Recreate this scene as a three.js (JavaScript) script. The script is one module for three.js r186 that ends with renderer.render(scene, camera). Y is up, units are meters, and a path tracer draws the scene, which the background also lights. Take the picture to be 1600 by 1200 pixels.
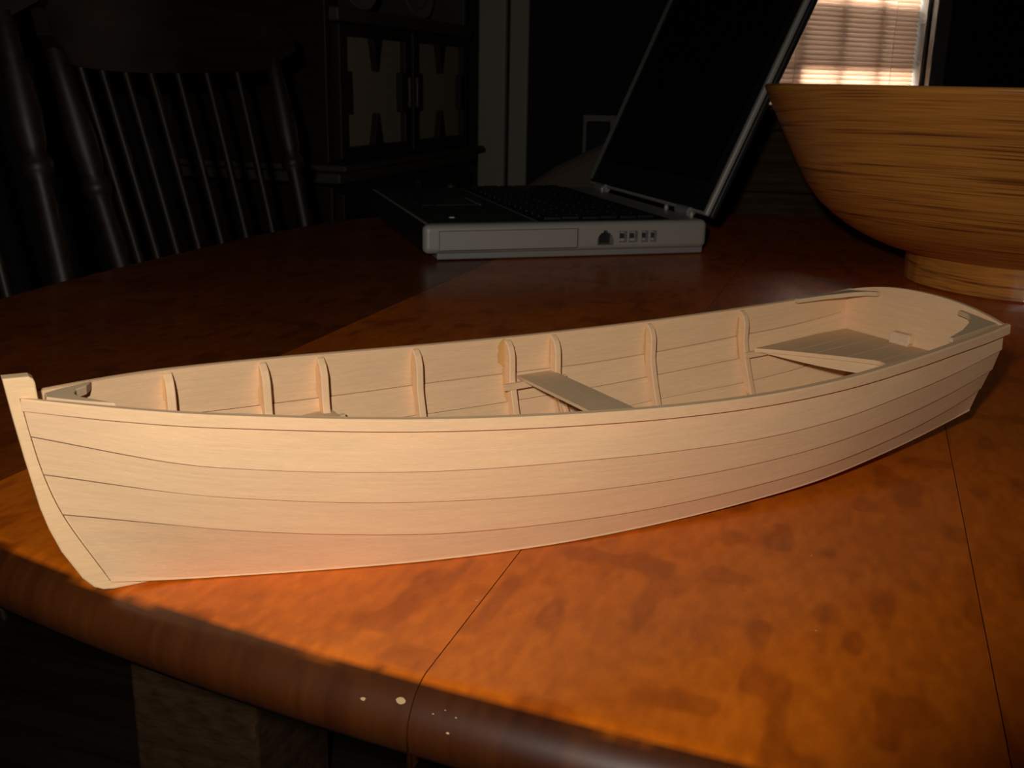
import * as THREE from 'three';
import { RoundedBoxGeometry } from 'three/addons/geometries/RoundedBoxGeometry.js';
import { mergeGeometries, toCreasedNormals } from 'three/addons/utils/BufferGeometryUtils.js';
import { Brush, Evaluator, SUBTRACTION } from 'three-bvh-csg';

// ---------------------------------------------------------------- camera, sky, light, exposure
const scene = new THREE.Scene();
const TOP = 0.75;                                     // height of the table top
const rad = (d) => d * Math.PI / 180;
const camera = new THREE.PerspectiveCamera(2 * Math.atan(600 / 1640) * 180 / Math.PI, 4 / 3, 0.02, 60);
camera.position.set(0, TOP + 0.155, 0);
camera.rotation.order = 'YXZ';
camera.rotation.set(rad(-16.1), 0, rad(1.1));
camera.focus = 0.4;
camera.userData.fStop = 45;

const renderer = new THREE.WebGLRenderer({ antialias: true });
renderer.toneMapping = THREE.LinearToneMapping;
renderer.toneMappingExposure = 1.0;
renderer.shadowMap.enabled = true;

scene.background = new THREE.Color().setRGB(10, 9.8, 9.5);   // overcast sky, seen only through the windows

camera.updateMatrixWorld();
const inCamera = (x, y, z) => new THREE.Vector3(x, y, z).applyMatrix4(camera.matrixWorld);
const FLASH = [-0.043, 0.042, 0.066];                  // the flash of the compact camera that took the picture, upper left of its lens
const flashLight = new THREE.SpotLight(new THREE.Color().setRGB(1, 0.955, 0.87), 0.53, 0, rad(50), 0.7, 2);
flashLight.position.copy(inCamera(...FLASH));
flashLight.target.position.copy(inCamera(0.0, 0.06, -1));
flashLight.castShadow = true; flashLight.shadow.radius = 0.55;
scene.add(flashLight, flashLight.target);

// ---------------------------------------------------------------- helpers
function rng(seed) { let s = seed >>> 0; return () => { s = (s + 0x6D2B79F5) >>> 0; let t = Math.imul(s ^ (s >>> 15), 1 | s); t = (t + Math.imul(t ^ (t >>> 7), 61 | t)) ^ t; return ((t ^ (t >>> 14)) >>> 0) / 4294967296; }; }
function hash2(x, y, s) { let h = Math.imul(x, 374761393) + Math.imul(y, 668265263) + Math.imul(s, 974634777); h = Math.imul(h ^ (h >>> 13), 1274126177); return ((h ^ (h >>> 16)) >>> 0) / 4294967296; }
// value noise that repeats every px, py cells
function noise(x, y, s, px = 1e6, py = 1e6) {
  const xi = Math.floor(x), yi = Math.floor(y), fx = x - xi, fy = y - yi;
  const u = fx * fx * (3 - 2 * fx), v = fy * fy * (3 - 2 * fy);
  const m = (a, n) => ((a % n) + n) % n;
  const x0 = m(xi, px), x1 = m(xi + 1, px), y0 = m(yi, py), y1 = m(yi + 1, py);
  const a = hash2(x0, y0, s), b = hash2(x1, y0, s), c = hash2(x0, y1, s), d = hash2(x1, y1, s);
  return a + (b - a) * u + (c - a) * v + (a - b - c + d) * u * v;
}
const clamp = (x, a = 0, b = 1) => Math.min(b, Math.max(a, x));
const smooth = (a, b, x) => { const t = clamp((x - a) / (b - a)); return t * t * (3 - 2 * t); };
const lerp = (a, b, t) => a + (b - a) * t;
function texture(w, h, f, srgb = true) {
  const d = new Uint8Array(w * h * 4);
  for (let j = 0; j < h; j++) for (let i = 0; i < w; i++) {
    const c = f(i / w, j / h), k = (j * w + i) * 4;
    for (let n = 0; n < 3; n++) { let v = clamp(c[n]); if (srgb) v = v <= 0.0031308 ? v * 12.92 : 1.055 * Math.pow(v, 1 / 2.4) - 0.055; d[k + n] = Math.round(v * 255); }
    d[k + 3] = 255;
  }
  const t = new THREE.DataTexture(d, w, h, THREE.RGBAFormat);
  t.wrapS = t.wrapT = THREE.RepeatWrapping; t.magFilter = THREE.LinearFilter; t.minFilter = THREE.LinearMipmapLinearFilter; t.generateMipmaps = true;
  if (srgb) t.colorSpace = THREE.SRGBColorSpace;
  t.needsUpdate = true;
  return t;
}
const scaled = (t, u, v) => { const c = t.clone(); c.repeat.set(1 / u, 1 / v); c.needsUpdate = true; return c; };
const used = new Map();
function numbered(name) { const n = used.get(name) || 0; used.set(name, n + 1); return n ? name + '_' + String(n).padStart(3, '0') : name; }
function tag(o, label, category, group) { o.userData.label = label; o.userData.category = category; if (group) o.userData.group = group; return o; }
function thing(name, label, category, pos = [0, 0, 0], turn = 0, group) {
  const o = new THREE.Group(); o.name = numbered(name); o.position.set(...pos); o.rotation.y = turn; scene.add(o);
  return tag(o, label, category, group);
}
function mesh(name, geo, mat, parent = scene, label) {
  const m = new THREE.Mesh(Array.isArray(geo) ? mergeGeometries(geo.map((g) => { const q = g.index ? g.toNonIndexed() : g; for (const k of Object.keys(q.attributes)) if (!['position', 'normal', 'uv'].includes(k)) q.deleteAttribute(k); return q; })) : geo, mat);
  m.castShadow = m.receiveShadow = true;
  if (parent === scene) m.name = numbered(name);
  else { let n = parent.children.filter((c) => c.userData.kindName === name).length; m.name = n ? name + '_' + String(n).padStart(3, '0') : name; m.userData.kindName = name; }
  parent.add(m);
  if (label) m.userData.label = label;
  return m;
}
function struct(name, geo, mat) { const m = mesh(name, geo, mat); m.userData.kind = 'structure'; return m; }
const place = (g, x, y, z, rx = 0, ry = 0, rz = 0) => { g.rotateX(rx); g.rotateY(ry); g.rotateZ(rz); g.translate(x, y, z); return g; };
const box = (w, h, d, x = 0, y = 0, z = 0) => new THREE.BoxGeometry(w, h, d).translate(x, y, z);
const rbox = (w, h, d, x = 0, y = 0, z = 0, r = 0.002, s = 2) => new RoundedBoxGeometry(w, h, d, s, Math.min(r, w / 2.01, h / 2.01, d / 2.01)).translate(x, y, z);
// a solid swept through rings of corner points; each side of the ring gets its own smooth strip
function sweep(rings, closedRing = true, caps = true) {
  const m = rings[0].length, n = rings.length, pos = [], uv = [], idx = [];
  const along = [0]; for (let i = 1; i < n; i++) along.push(along[i - 1] + rings[i][0].distanceTo(rings[i - 1][0]));
  let across = 0;
  for (let j = 0; j < (closedRing ? m : m - 1); j++) {
    const base = pos.length / 3, k = (j + 1) % m, w = rings[n >> 1][j].distanceTo(rings[n >> 1][k]);
    for (let i = 0; i < n; i++) { const a = rings[i][j], b = rings[i][k]; pos.push(a.x, a.y, a.z, b.x, b.y, b.z); uv.push(along[i], across, along[i], across + w); }
    for (let i = 0; i + 1 < n; i++) { const q = base + i * 2; idx.push(q, q + 1, q + 2, q + 1, q + 3, q + 2); }
    across += w;
  }
  if (caps) for (const i of [0, n - 1]) {
    const base = pos.length / 3; for (let j = 0; j < m; j++) { const a = rings[i][j]; pos.push(a.x, a.y, a.z); uv.push(along[i] + j * 0.001, j * 0.001); }
    for (let j = 1; j + 1 < m; j++) i ? idx.push(base, base + j + 1, base + j) : idx.push(base, base + j, base + j + 1);
  }
  const g = new THREE.BufferGeometry(); g.setAttribute('position', new THREE.Float32BufferAttribute(pos, 3)); g.setAttribute('uv', new THREE.Float32BufferAttribute(uv, 2)); g.setIndex(idx); g.computeVertexNormals();
  return g;
}
function extrude(pts, depth, bevel = 0, seg = 2) {
  const s = new THREE.Shape(pts.map((p) => new THREE.Vector2(...p)));
  return new THREE.ExtrudeGeometry(s, { depth: depth - 2 * bevel, bevelEnabled: bevel > 0, bevelThickness: bevel, bevelSize: bevel, bevelOffset: -bevel, bevelSegments: seg, curveSegments: 8 }).translate(0, 0, bevel);
}
function lathe(pts, seg = 48) { return new THREE.LatheGeometry(pts.map((p) => new THREE.Vector2(...p)), seg); }
function rod(a, b, profile, seg = 12) {                 // turned rod from a to b; profile: [fraction, radius]
  const d = new THREE.Vector3().subVectors(b, a), len = d.length();
  const g = lathe([[0.0001, 0], ...profile.map(([t, r]) => [r, t * len]), [0.0001, len]], seg);
  g.applyQuaternion(new THREE.Quaternion().setFromUnitVectors(new THREE.Vector3(0, 1, 0), d.normalize())); g.translate(a.x, a.y, a.z);
  return g;
}
const V = (x, y, z) => new THREE.Vector3(x, y, z);
// the house stands turned 18.3 degrees to the camera: A runs into the room, B to the right
const YAW = rad(-18.3), A = V(Math.sin(rad(18.3)), 0, -Math.cos(rad(18.3))), Bx = V(Math.cos(rad(18.3)), 0, Math.sin(rad(18.3)));
const ab = (a, b, y = 0) => [A.x * a + Bx.x * b, y, A.z * a + Bx.z * b];

// ---------------------------------------------------------------- materials
const std = (o) => new THREE.MeshPhysicalMaterial(o);
const lin = (r, g, b) => new THREE.Color().setRGB(r, g, b);
// pale basswood: fine fibres along u with short pale flecks
function basswood(seed) {
  return texture(512, 512, (u, v) => {
    const f = noise(u * 24, v * 220, seed, 24, 220), g = noise(u * 4, v * 40, seed + 1, 4, 40), h = noise(u * 3, v * 4, seed + 2, 3, 4), p = noise(u * 80, v * 240, seed + 3, 80, 240);
    const k = 0.90 + 0.10 * (f - 0.5) + 0.07 * (g - 0.5) + 0.05 * (h - 0.5) + (p > 0.8 ? 0.10 * (p - 0.8) / 0.2 : 0);
    const warm = 0.012 * (g - 0.5);
    return [0.89 * (k + warm * 0.3), 0.572 * (k - warm), 0.318 * (k - warm * 2)];
  });
}
const woodTex = [basswood(11), basswood(47), basswood(83)];
const boatWood = woodTex.map((t) => std({ map: scaled(t, 0.07, 0.035), roughness: 0.62, specularIntensity: 0.5 }));
const boatWoodShaded = std({ map: scaled(woodTex[1], 0.06, 0.03), color: lin(0.82, 0.88, 0.92), roughness: 0.7, specularIntensity: 0.4 });  // same basswood; the grey of grazing light on upward faces is tinted in
const stemWood = std({ map: scaled(woodTex[0], 0.05, 0.03), color: lin(1, 1.01, 0.94), roughness: 0.6 });
const glueMat = std({ color: lin(0.62, 0.33, 0.10), roughness: 0.4 });
const jointMat = std({ color: lin(0.20, 0.10, 0.045), roughness: 0.8 });

const tableTex = texture(1024, 1024, (u, v) => {
  const c = noise(u * 7, v * 11, 5, 7, 11), d = noise(u * 19, v * 31, 6, 19, 31), e = noise(u * 60, v * 150, 7, 60, 150), f = noise(u * 260, v * 420, 8, 260, 420);
  const m = 0.45 * c + 0.3 * d + 0.25 * e;
  const k = clamp(0.74 + 0.34 * (m - 0.4) + 0.12 * (e - 0.5) + 0.08 * (f - 0.5), 0.25, 1);
  const dark = smooth(0.66, 0.85, noise(u * 23, v * 41, 9, 23, 41)) * 0.25;
  const q = k * (1 - dark);
  return [q, q * (0.62 + 0.38 * q) / 0.9, q * (0.4 + 0.6 * q)];
});
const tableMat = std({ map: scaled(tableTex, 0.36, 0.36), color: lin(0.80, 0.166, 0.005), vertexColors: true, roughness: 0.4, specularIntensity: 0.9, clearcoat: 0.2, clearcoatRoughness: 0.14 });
const darkWoodTex = texture(512, 512, (u, v) => { const f = noise(u * 6, v * 120, 21, 6, 120), g = noise(u * 3, v * 22, 22, 3, 22); const k = 0.75 + 0.35 * (f - 0.5) + 0.4 * (g - 0.5); return [k, k, k]; });
const darkWood = (r, g, b, rough = 0.45) => std({ map: scaled(darkWoodTex, 0.3, 0.15), color: lin(r, g, b), roughness: rough });
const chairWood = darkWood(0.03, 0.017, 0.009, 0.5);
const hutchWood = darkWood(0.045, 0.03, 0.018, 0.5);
const sideWood = darkWood(0.085, 0.045, 0.022, 0.8); sideWood.specularIntensity = 0.15;
const bowlTex = texture(512, 1024, (u, v) => {
  const w = 0.012 * noise(u * 5, v * 8, 34, 5, 8);
  const f = noise(u * 12, (v + w) * 230, 31, 12, 230), g = noise(u * 6, (v + w) * 74, 32, 6, 74), h = noise(u * 22, v * 260, 33, 22, 260);
  const s = smooth(0.5, 0.95, f * 0.6 + g * 0.45);
  const k = 1 - 0.6 * s - 0.35 * (h - 0.5);
  return [0.80 * k, 0.33 * k * (0.7 + 0.3 * k), 0.06 * k];
});
const bowlMat = std({ map: bowlTex, color: lin(0.9, 0.85, 0.8), roughness: 0.4, clearcoat: 0.15, clearcoatRoughness: 0.25 });
const footMat = std({ map: scaled(bowlTex, 1, 2), color: lin(1, 0.98, 0.9), roughness: 0.35, clearcoat: 1, clearcoatRoughness: 0.05 });
const silver = std({ color: lin(0.40, 0.375, 0.33), roughness: 0.45, metalness: 0.15 });
const silverDark = std({ color: lin(0.28, 0.27, 0.25), roughness: 0.5, metalness: 0.1 });
const plasticBlack = std({ color: lin(0.012, 0.012, 0.013), roughness: 0.5 });
const plasticDark = std({ color: lin(0.03, 0.03, 0.03), roughness: 0.55 });
const screenMat = std({ color: lin(0.004, 0.004, 0.005), roughness: 0.35, specularIntensity: 0.4 });
const brass = std({ color: lin(0.2, 0.16, 0.10), roughness: 0.5, metalness: 0.5 });
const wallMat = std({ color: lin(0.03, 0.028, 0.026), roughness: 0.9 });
const ceilMat = std({ color: lin(0.4, 0.39, 0.36), roughness: 0.95 });
const floorMat = darkWood(0.09, 0.05, 0.03, 0.5);
const trimMat = std({ color: lin(0.62, 0.56, 0.44), roughness: 0.6 });
const trimGrey = std({ color: lin(0.36, 0.34, 0.29), roughness: 0.6 });

// ---------------------------------------------------------------- the room
const WT = 0.12;
function wallBetween(name, p, q, holes = [], H = 2.45, mat = wallMat) {     // p, q on the inner face, in plan [x, z]; holes [t0, t1, y0, y1] in metres along
  const len = Math.hypot(q[0] - p[0], q[1] - p[1]), s = new THREE.Shape([[-0.02, -0.05], [len + 0.02, -0.05], [len + 0.02, H], [-0.02, H]].map((c) => new THREE.Vector2(...c)));
  for (const [a, b, c, d] of holes) s.holes.push(new THREE.Path([[a, c], [b, c], [b, d], [a, d]].map((k) => new THREE.Vector2(...k))));
  const g = new THREE.ExtrudeGeometry(s, { depth: WT, bevelEnabled: false });
  g.translate(0, 0, -WT);
  const w = struct(name, g, mat);
  w.position.set(p[0], 0, p[1]); w.rotation.y = -Math.atan2(q[1] - p[1], q[0] - p[0]);
  return w;
}
const xz = (a, b) => { const p = ab(a, b); return [p[0], p[2]]; };
const BAYD = V(Math.sin(rad(58.5)), 0, -Math.cos(rad(58.5))), WINR = [1.155, -3.091];
const bayAt = (t) => [WINR[0] + BAYD.x * t, WINR[1] + BAYD.z * t];
const bayT0 = -0.724, bayT1 = 2.9, c1 = bayAt(bayT0), c2 = bayAt(bayT1);
const LW = -1.32, RW = Bx.x * c2[0] + Bx.z * c2[1], FRONT = -2.3, BACK = A.x * c1[0] + A.z * c1[1];
const BAYWIN = [-0.62, -0.015, 0.80, 1.32];
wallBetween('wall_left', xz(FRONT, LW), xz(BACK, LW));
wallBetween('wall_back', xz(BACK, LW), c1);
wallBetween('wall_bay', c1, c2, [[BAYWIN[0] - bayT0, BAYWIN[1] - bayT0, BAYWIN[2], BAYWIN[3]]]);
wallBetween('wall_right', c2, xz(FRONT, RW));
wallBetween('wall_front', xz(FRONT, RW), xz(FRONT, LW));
{
  const outline = [xz(FRONT, LW), xz(BACK, LW), c1, c2, xz(FRONT, RW)];
  const flat = (y, t) => { const s = new THREE.Shape(outline.map(([x, z]) => new THREE.Vector2(x, -z))); const g = new THREE.ExtrudeGeometry(s, { depth: t, bevelEnabled: false }); g.rotateX(-Math.PI / 2); g.translate(0, y, 0); return g; };
  struct('floor', flat(-0.05, 0.05), floorMat);
  struct('ceiling', flat(2.4, 0.08), ceilMat);
}

// ---------------------------------------------------------------- the dining table
const TC = { a: 0.79, b: 0.25, ha: 0.58, hb: 0.845, n: 3.3 };
{
  const T = thing('dining_table', 'large brown wooden dining table with burnished dark rounded edge, under the model boat', 'table', ab(0, 0, 0), YAW);
  const R = 0.014, H = 0.0125, TH = 0.024;
  const F = (a, b) => Math.pow(Math.pow(Math.abs((b - TC.b) / TC.hb), TC.n) + Math.pow(Math.abs((a - TC.a) / TC.ha), TC.n), 1 / TC.n);
  const dist = (a, b) => { const e = 1e-4, f = F(a, b); if (f < 0.3) return 0.3; const gx = (F(a + e, b) - f) / e, gy = (F(a, b + e) - f) / e; return (1 - f) / Math.max(1e-3, Math.hypot(gx, gy)); };
  const prof = (d) => d >= R ? 0 : -H * (1 - Math.sqrt(Math.max(0, 1 - (1 - d / R) ** 2)));
  const half = (b) => TC.ha * Math.pow(Math.max(0, 1 - Math.pow(Math.abs((b - TC.b) / TC.hb), TC.n)), 1 / TC.n);
  const left = TC.b - TC.hb, right = TC.b + TC.hb;
  const cuts = [left, -0.312, -0.1, 0.047, 0.27, 0.5, 0.74, right];
  const edge = [0, 0.0003, 0.0009, 0.0018, 0.0030, 0.0045, 0.0062, 0.0082, 0.0104, 0.0125, 0.014, 0.016, 0.018, 0.02];
  for (let k = 0; k + 1 < cuts.length; k++) {
    const g0 = k ? cuts[k] + 0.00016 : left, g1 = k + 2 < cuts.length ? cuts[k + 1] - 0.00016 : right, cols = [];
    const step = k < 3 ? 0.0013 : k < 4 ? 0.005 : 0.03;
    for (let b = g0; b < g1 - step * 0.4; b += step) cols.push(b); cols.push(g1);
    if (!k) cols.splice(0, 1, ...[0.00002, 0.0003, 0.0008, 0.0016, 0.0028].map((v) => left + v));
    if (k + 2 === cuts.length) cols.splice(-1, 1, ...[0.03, 0.012, 0.005, 0.002, 0.0006, 0.00002].map((v) => right - v).filter((v) => v > cols[cols.length - 2]));
    const rowsOf = (b) => {
      const h = half(b), ins = edge.map((e) => Math.min(e, h * 0.3));
      const a = ins.map((e) => TC.a - h + e), inner = [], lo = TC.a - h + ins[ins.length - 1], hi = TC.a + h - ins[ins.length - 1];
      const near = Math.min(0.10, (hi - lo) * 0.4), N1 = k < 4 ? 80 : 10, N2 = 24;
      for (let i = 1; i <= N1; i++) inner.push(lo + near * i / N1);
      for (let i = 1; i < N2; i++) inner.push(lo + near + (hi - lo - near) * i / N2);
      return [...a, ...inner, ...ins.slice().reverse().map((e) => TC.a + h - e)];
    };
    const pos = [], uv = [], col = [], idx = []; let m = 0;
    const off = [k * 0.137, k * 0.219];
    cols.forEach((b, i) => {
      const rows = rowsOf(b); m = rows.length + 6;
      const put = (a, y) => {
        const d = Math.max(0, dist(a, b));

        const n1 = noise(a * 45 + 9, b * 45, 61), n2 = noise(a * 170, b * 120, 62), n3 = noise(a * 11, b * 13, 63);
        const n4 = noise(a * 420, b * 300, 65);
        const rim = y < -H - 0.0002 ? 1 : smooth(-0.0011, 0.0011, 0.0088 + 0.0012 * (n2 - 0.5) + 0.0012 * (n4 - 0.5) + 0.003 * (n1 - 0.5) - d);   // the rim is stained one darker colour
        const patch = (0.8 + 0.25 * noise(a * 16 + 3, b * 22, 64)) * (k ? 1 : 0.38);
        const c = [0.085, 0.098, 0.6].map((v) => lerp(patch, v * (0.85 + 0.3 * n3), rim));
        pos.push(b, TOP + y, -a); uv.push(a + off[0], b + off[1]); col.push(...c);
      };
      put(rows[0] + 0.014, -TH); put(rows[0] + 0.0055, -TH * 0.92); put(rows[0] + 0.0014, -TH * 0.72);
      for (const a of rows) put(a, prof(Math.max(0, dist(a, b))));
      put(rows[rows.length - 1] - 0.0014, -TH * 0.72); put(rows[rows.length - 1] - 0.0055, -TH * 0.92); put(rows[rows.length - 1] - 0.014, -TH);
      if (i) for (let j = 0; j < m; j++) { const p = (i - 1) * m + j, q = (i - 1) * m + (j + 1) % m; idx.push(p, q + m, q, p, p + m, q + m); }
    });
    // end faces of the board (down to the underside)
    const n = cols.length;
    for (const i of [0, n - 1]) { const base = pos.length / 3; for (let j = 0; j < m; j++) { const s = (i * m + j); pos.push(pos[s * 3], pos[s * 3 + 1], pos[s * 3 + 2]); uv.push(uv[s * 2], uv[s * 2 + 1]); col.push(0.15, 0.2, 0.3); }
      const kk = pos.length / 3; for (let j = 0; j < m; j++) { const s = i * m + j; pos.push(pos[s * 3], TOP - TH, pos[s * 3 + 2]); uv.push(uv[s * 2], uv[s * 2 + 1]); col.push(0.15, 0.2, 0.3); }
      for (let j = 0; j + 1 < m; j++) { const p = base + j, q = kk + j; i ? idx.push(p, q, p + 1, q, q + 1, p + 1) : idx.push(p, p + 1, q, q, p + 1, q + 1); } }
    const g = new THREE.BufferGeometry(); g.setAttribute('position', new THREE.Float32BufferAttribute(pos, 3)); g.setAttribute('uv', new THREE.Float32BufferAttribute(uv, 2)); g.setAttribute('color', new THREE.Float32BufferAttribute(col, 3)); g.setIndex(idx); g.computeVertexNormals();
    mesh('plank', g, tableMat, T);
  }
  const apron = (w, d, x, z) => rbox(w, 0.075, d, x, TOP - TH - 0.0375, z, 0.003);
  mesh('apron', apron(1.3, 0.022, 0.26, -0.44), hutchWood, T); mesh('apron', apron(1.3, 0.022, 0.26, -1.14), hutchWood, T);
  mesh('apron', apron(0.022, 0.68, -0.39, -0.79), hutchWood, T); mesh('apron', apron(0.022, 0.68, 0.91, -0.79), hutchWood, T);
  for (const x of [-0.34, 0.86]) for (const z of [-0.49, -1.09])
    mesh('leg', [rbox(0.085, 0.62, 0.085, x, 0.41, z, 0.004), lathe([[0.001, 0], [0.03, 0], [0.036, 0.02], [0.028, 0.06], [0.04, 0.1], [0.001, 0.1]], 20).translate(x, 0, z)], sideWood, T);
  // chips where the finish has been knocked off the rim
  const chipMat = std({ color: lin(0.42, 0.27, 0.13), roughness: 0.8 });
  const rim = (b, d) => [TC.a - half(b) + d, b];
  for (const [[a, b], r] of [[rim(-0.1035, 0.0036), 0.0010], [rim(-0.1145, 0.0022), 0.0005], [rim(-0.0885, 0.0010), 0.0003], [rim(-0.0935, 0.0030), 0.0002], [rim(-0.0870, 0.0034), 0.0002], [rim(-0.0905, 0.0042), 0.00015], [[0.3473, -0.0051], 0.0002], [[0.2942, -0.0008], 0.00025], [[0.2763, -0.1015], 0.0003]]) {
    const d = Math.max(0, dist(a, b)), y = prof(d), e = 0.0004, t = Math.atan2(prof(d + e) - prof(Math.max(0, d - e)), 2 * e);
    const g = new THREE.SphereGeometry(1, 14, 6), P = g.attributes.position; for (let i = 0; i < P.count; i++) { const q = 0.75 + 0.5 * noise(Math.atan2(P.getZ(i), P.getX(i)) * 1.3 + 9, r * 9e4, 91); P.setX(i, P.getX(i) * q); P.setZ(i, P.getZ(i) * q); } g.scale(r * 1.7, 0.00012, r); g.rotateX(t); g.translate(b, TOP + y, -a);
    mesh('chip', g, chipMat, T, 'pale chip in the finish');
  }
}

// ---------------------------------------------------------------- the model rowing boat
const BOATPOS = V(-0.12625, TOP + 0.0006, -0.29799), BOATTURN = rad(30);
{
  const boat = thing('model_rowboat', 'unpainted pale wooden model rowboat with lapped side planks, standing on the table', 'model boat', BOATPOS.toArray(), BOATTURN);
  const S = [0.02, 0.04, 0.07, 0.10, 0.14, 0.18, 0.22, 0.26, 0.30, 0.33, 0.352];
  const curve = (start, b, z, end) => { const p = [V(start[0], start[2], start[1])]; S.forEach((s, i) => { if (s > start[0] + 0.012) p.push(V(s, z[i], b[i])); }); p.push(V(end[0], end[2], end[1])); return new THREE.CatmullRomCurve3(p, false, 'centripetal'); };
  const E = [
    curve([-0.0181, 0.0028, 0.0646], [0.0252, 0.0325, 0.0413, 0.0475, 0.0530, 0.0568, 0.0584, 0.0569, 0.0529, 0.0492, 0.0467], [0.0611, 0.0593, 0.0566, 0.0542, 0.0517, 0.0500, 0.0494, 0.0501, 0.0521, 0.0542, 0.0559], [0.3625, 0.0457, 0.0569]),
    curve([-0.0165, 0.0028, 0.0530], [0.0224, 0.0291, 0.0378, 0.0444, 0.0504, 0.0541, 0.0555, 0.0547, 0.0509, 0.0471, 0.0449], [0.0453, 0.0423, 0.0392, 0.0369, 0.0351, 0.0335, 0.0328, 0.0343, 0.0378, 0.0408, 0.0442], [0.3647, 0.0438, 0.0466]),
    curve([-0.0143, 0.0028, 0.0409], [0.0197, 0.0261, 0.0345, 0.0412, 0.0471, 0.0508, 0.0525, 0.0520, 0.0481, 0.0444, 0.0422], [0.0351, 0.0320, 0.0282, 0.0256, 0.0231, 0.0219, 0.0221, 0.0239, 0.0272, 0.0307, 0.0345], [0.3640, 0.0411, 0.0372]),
    curve([-0.0103, 0.0028, 0.0274], [0.0156, 0.0214, 0.0295, 0.0361, 0.0424, 0.0462, 0.0484, 0.0482, 0.0439, 0.0404, 0.0386], [0.0231, 0.0196, 0.0155, 0.0124, 0.0106, 0.0100, 0.0112, 0.0132, 0.0162, 0.0201, 0.0246], [0.3632, 0.0376, 0.0278]),
    curve([0.0014, 0.0024, 0.0026], [0.0052, 0.0114, 0.0214, 0.0299, 0.0373, 0.0416, 0.0438, 0.0441, 0.0401, 0.0362, 0.0337], [0.0004, 0, 0, 0, 0, 0.0008, 0.0024, 0.0048, 0.0079, 0.0109, 0.0140], [0.3625, 0.0338, 0.0166]),
  ];
  E[0] = curve([-0.0181, 0.0028, 0.0646], [0.0232, 0.0305, 0.0393, 0.0455, 0.0510, 0.0548, 0.0564, 0.0549, 0.0509, 0.0473, 0.0447], [0.0611, 0.0593, 0.0566, 0.0542, 0.0517, 0.0500, 0.0494, 0.0501, 0.0521, 0.0542, 0.0559], [0.3655, 0.0434, 0.0576]);
  const N = 90, line = E.map((c) => c.getSpacedPoints(N));
  const TH = 0.0011;
  const at = (k, s) => { const L = line[k]; if (s <= L[0].x) return L[0].clone(); for (let i = 1; i <= N; i++) if (L[i].x >= s) return L[i - 1].clone().lerp(L[i], (s - L[i - 1].x) / (L[i].x - L[i - 1].x)); return L[N].clone(); };
  const lapOut = (i) => 0.2 + 0.8 * smooth(0, 12, i) * (1 - 0.55 * smooth(N - 12, N, i));
  const side = (p, sd) => V(p.x, p.y, p.z * sd);
  // planks: four a side, the lower edge of each lapped over the one beneath
  for (const sd of [1, -1]) for (let k = 0; k < 4; k++) {
    const rings = [];
    for (let i = 0; i <= N; i++) {
      const t = line[k][i], b = line[k + 1][i], ch = V(0, b.y - t.y, b.z - t.z), w = ch.length(); ch.normalize();
      const nrm = V(0, -ch.z, ch.y).multiplyScalar(-1); if (nrm.z < 0) nrm.multiplyScalar(-1);
      const out = k < 3 ? TH * lapOut(i) : TH * 0.6;
      const up = k ? 0.0008 : 0;
      const p = [t.clone().addScaledVector(ch, -up), b.clone().addScaledVector(nrm, out), b.clone().addScaledVector(nrm, out - TH * 1.05), t.clone().addScaledVector(ch, -up).addScaledVector(nrm, -TH)];
      rings.push(sd > 0 ? p.map((q) => side(q, 1)) : p.map((q) => side(q, -1)).reverse());
    }
    const g = sweep(rings), uv = g.attributes.uv; for (let i = 0; i < uv.count; i++) uv.setXY(i, uv.getX(i) + k * 0.031 + sd * 0.013, uv.getY(i) + k * 0.0113 + sd * 0.007);
    mesh('plank', g, boatWood[(k + (sd > 0 ? 0 : 1)) % 3], boat);
  }
  // dark strip in each lap: glue, with the shadow under the lap painted in
  for (const sd of [1, -1]) for (let k = 1; k < 5; k++) {
    const r = [], last = k < 4 ? N : 26;
    const ins = [];
    for (let i = 0; i < last; i++) {
      const b = line[k][i], t = line[k - 1][i], ch = V(0, b.y - t.y, b.z - t.z).normalize(), n = V(0, ch.z, -ch.y); if (n.z < 0) n.multiplyScalar(-1);
      const o = k < 4 ? TH * lapOut(i) * 0.9 : TH * 0.66, at2 = (c, m) => b.clone().addScaledVector(ch, c).addScaledVector(n, m);
      const q = [at2(0, -0.0002), at2(0, o), at2(0.00034, o * 0.35 + 0.0001), at2(0.00038, -0.0002)];
      const w = [at2(-0.0008, -TH * 0.2), at2(-0.0008, -TH * 0.9), at2(-0.00098, -TH * 0.6), at2(-0.00102, -TH * 0.2)];
      r.push(sd > 0 ? q : q.map((p) => side(p, -1)).reverse()); ins.push(sd > 0 ? w.reverse() : w.map((p) => side(p, -1)));
    }
    if (k < 4) mesh('glue_shade_line', sweep(ins), jointMat, boat, 'thin dark strip of glue and painted shadow in the lap');
    mesh('glue_shade_line', sweep(r), jointMat, boat, 'thin dark strip of glue and painted shadow in the lap');
  }
  for (const sd of [1, -1]) mesh('stem_joint', new THREE.TubeGeometry(new THREE.CatmullRomCurve3(line.map((L) => V(L[0].x - 0.0001, L[0].y, (L[0].z + 0.0002) * sd))), 40, 0.00013, 5), jointMat, boat, 'fine dark joint between planks and stem');
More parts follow.
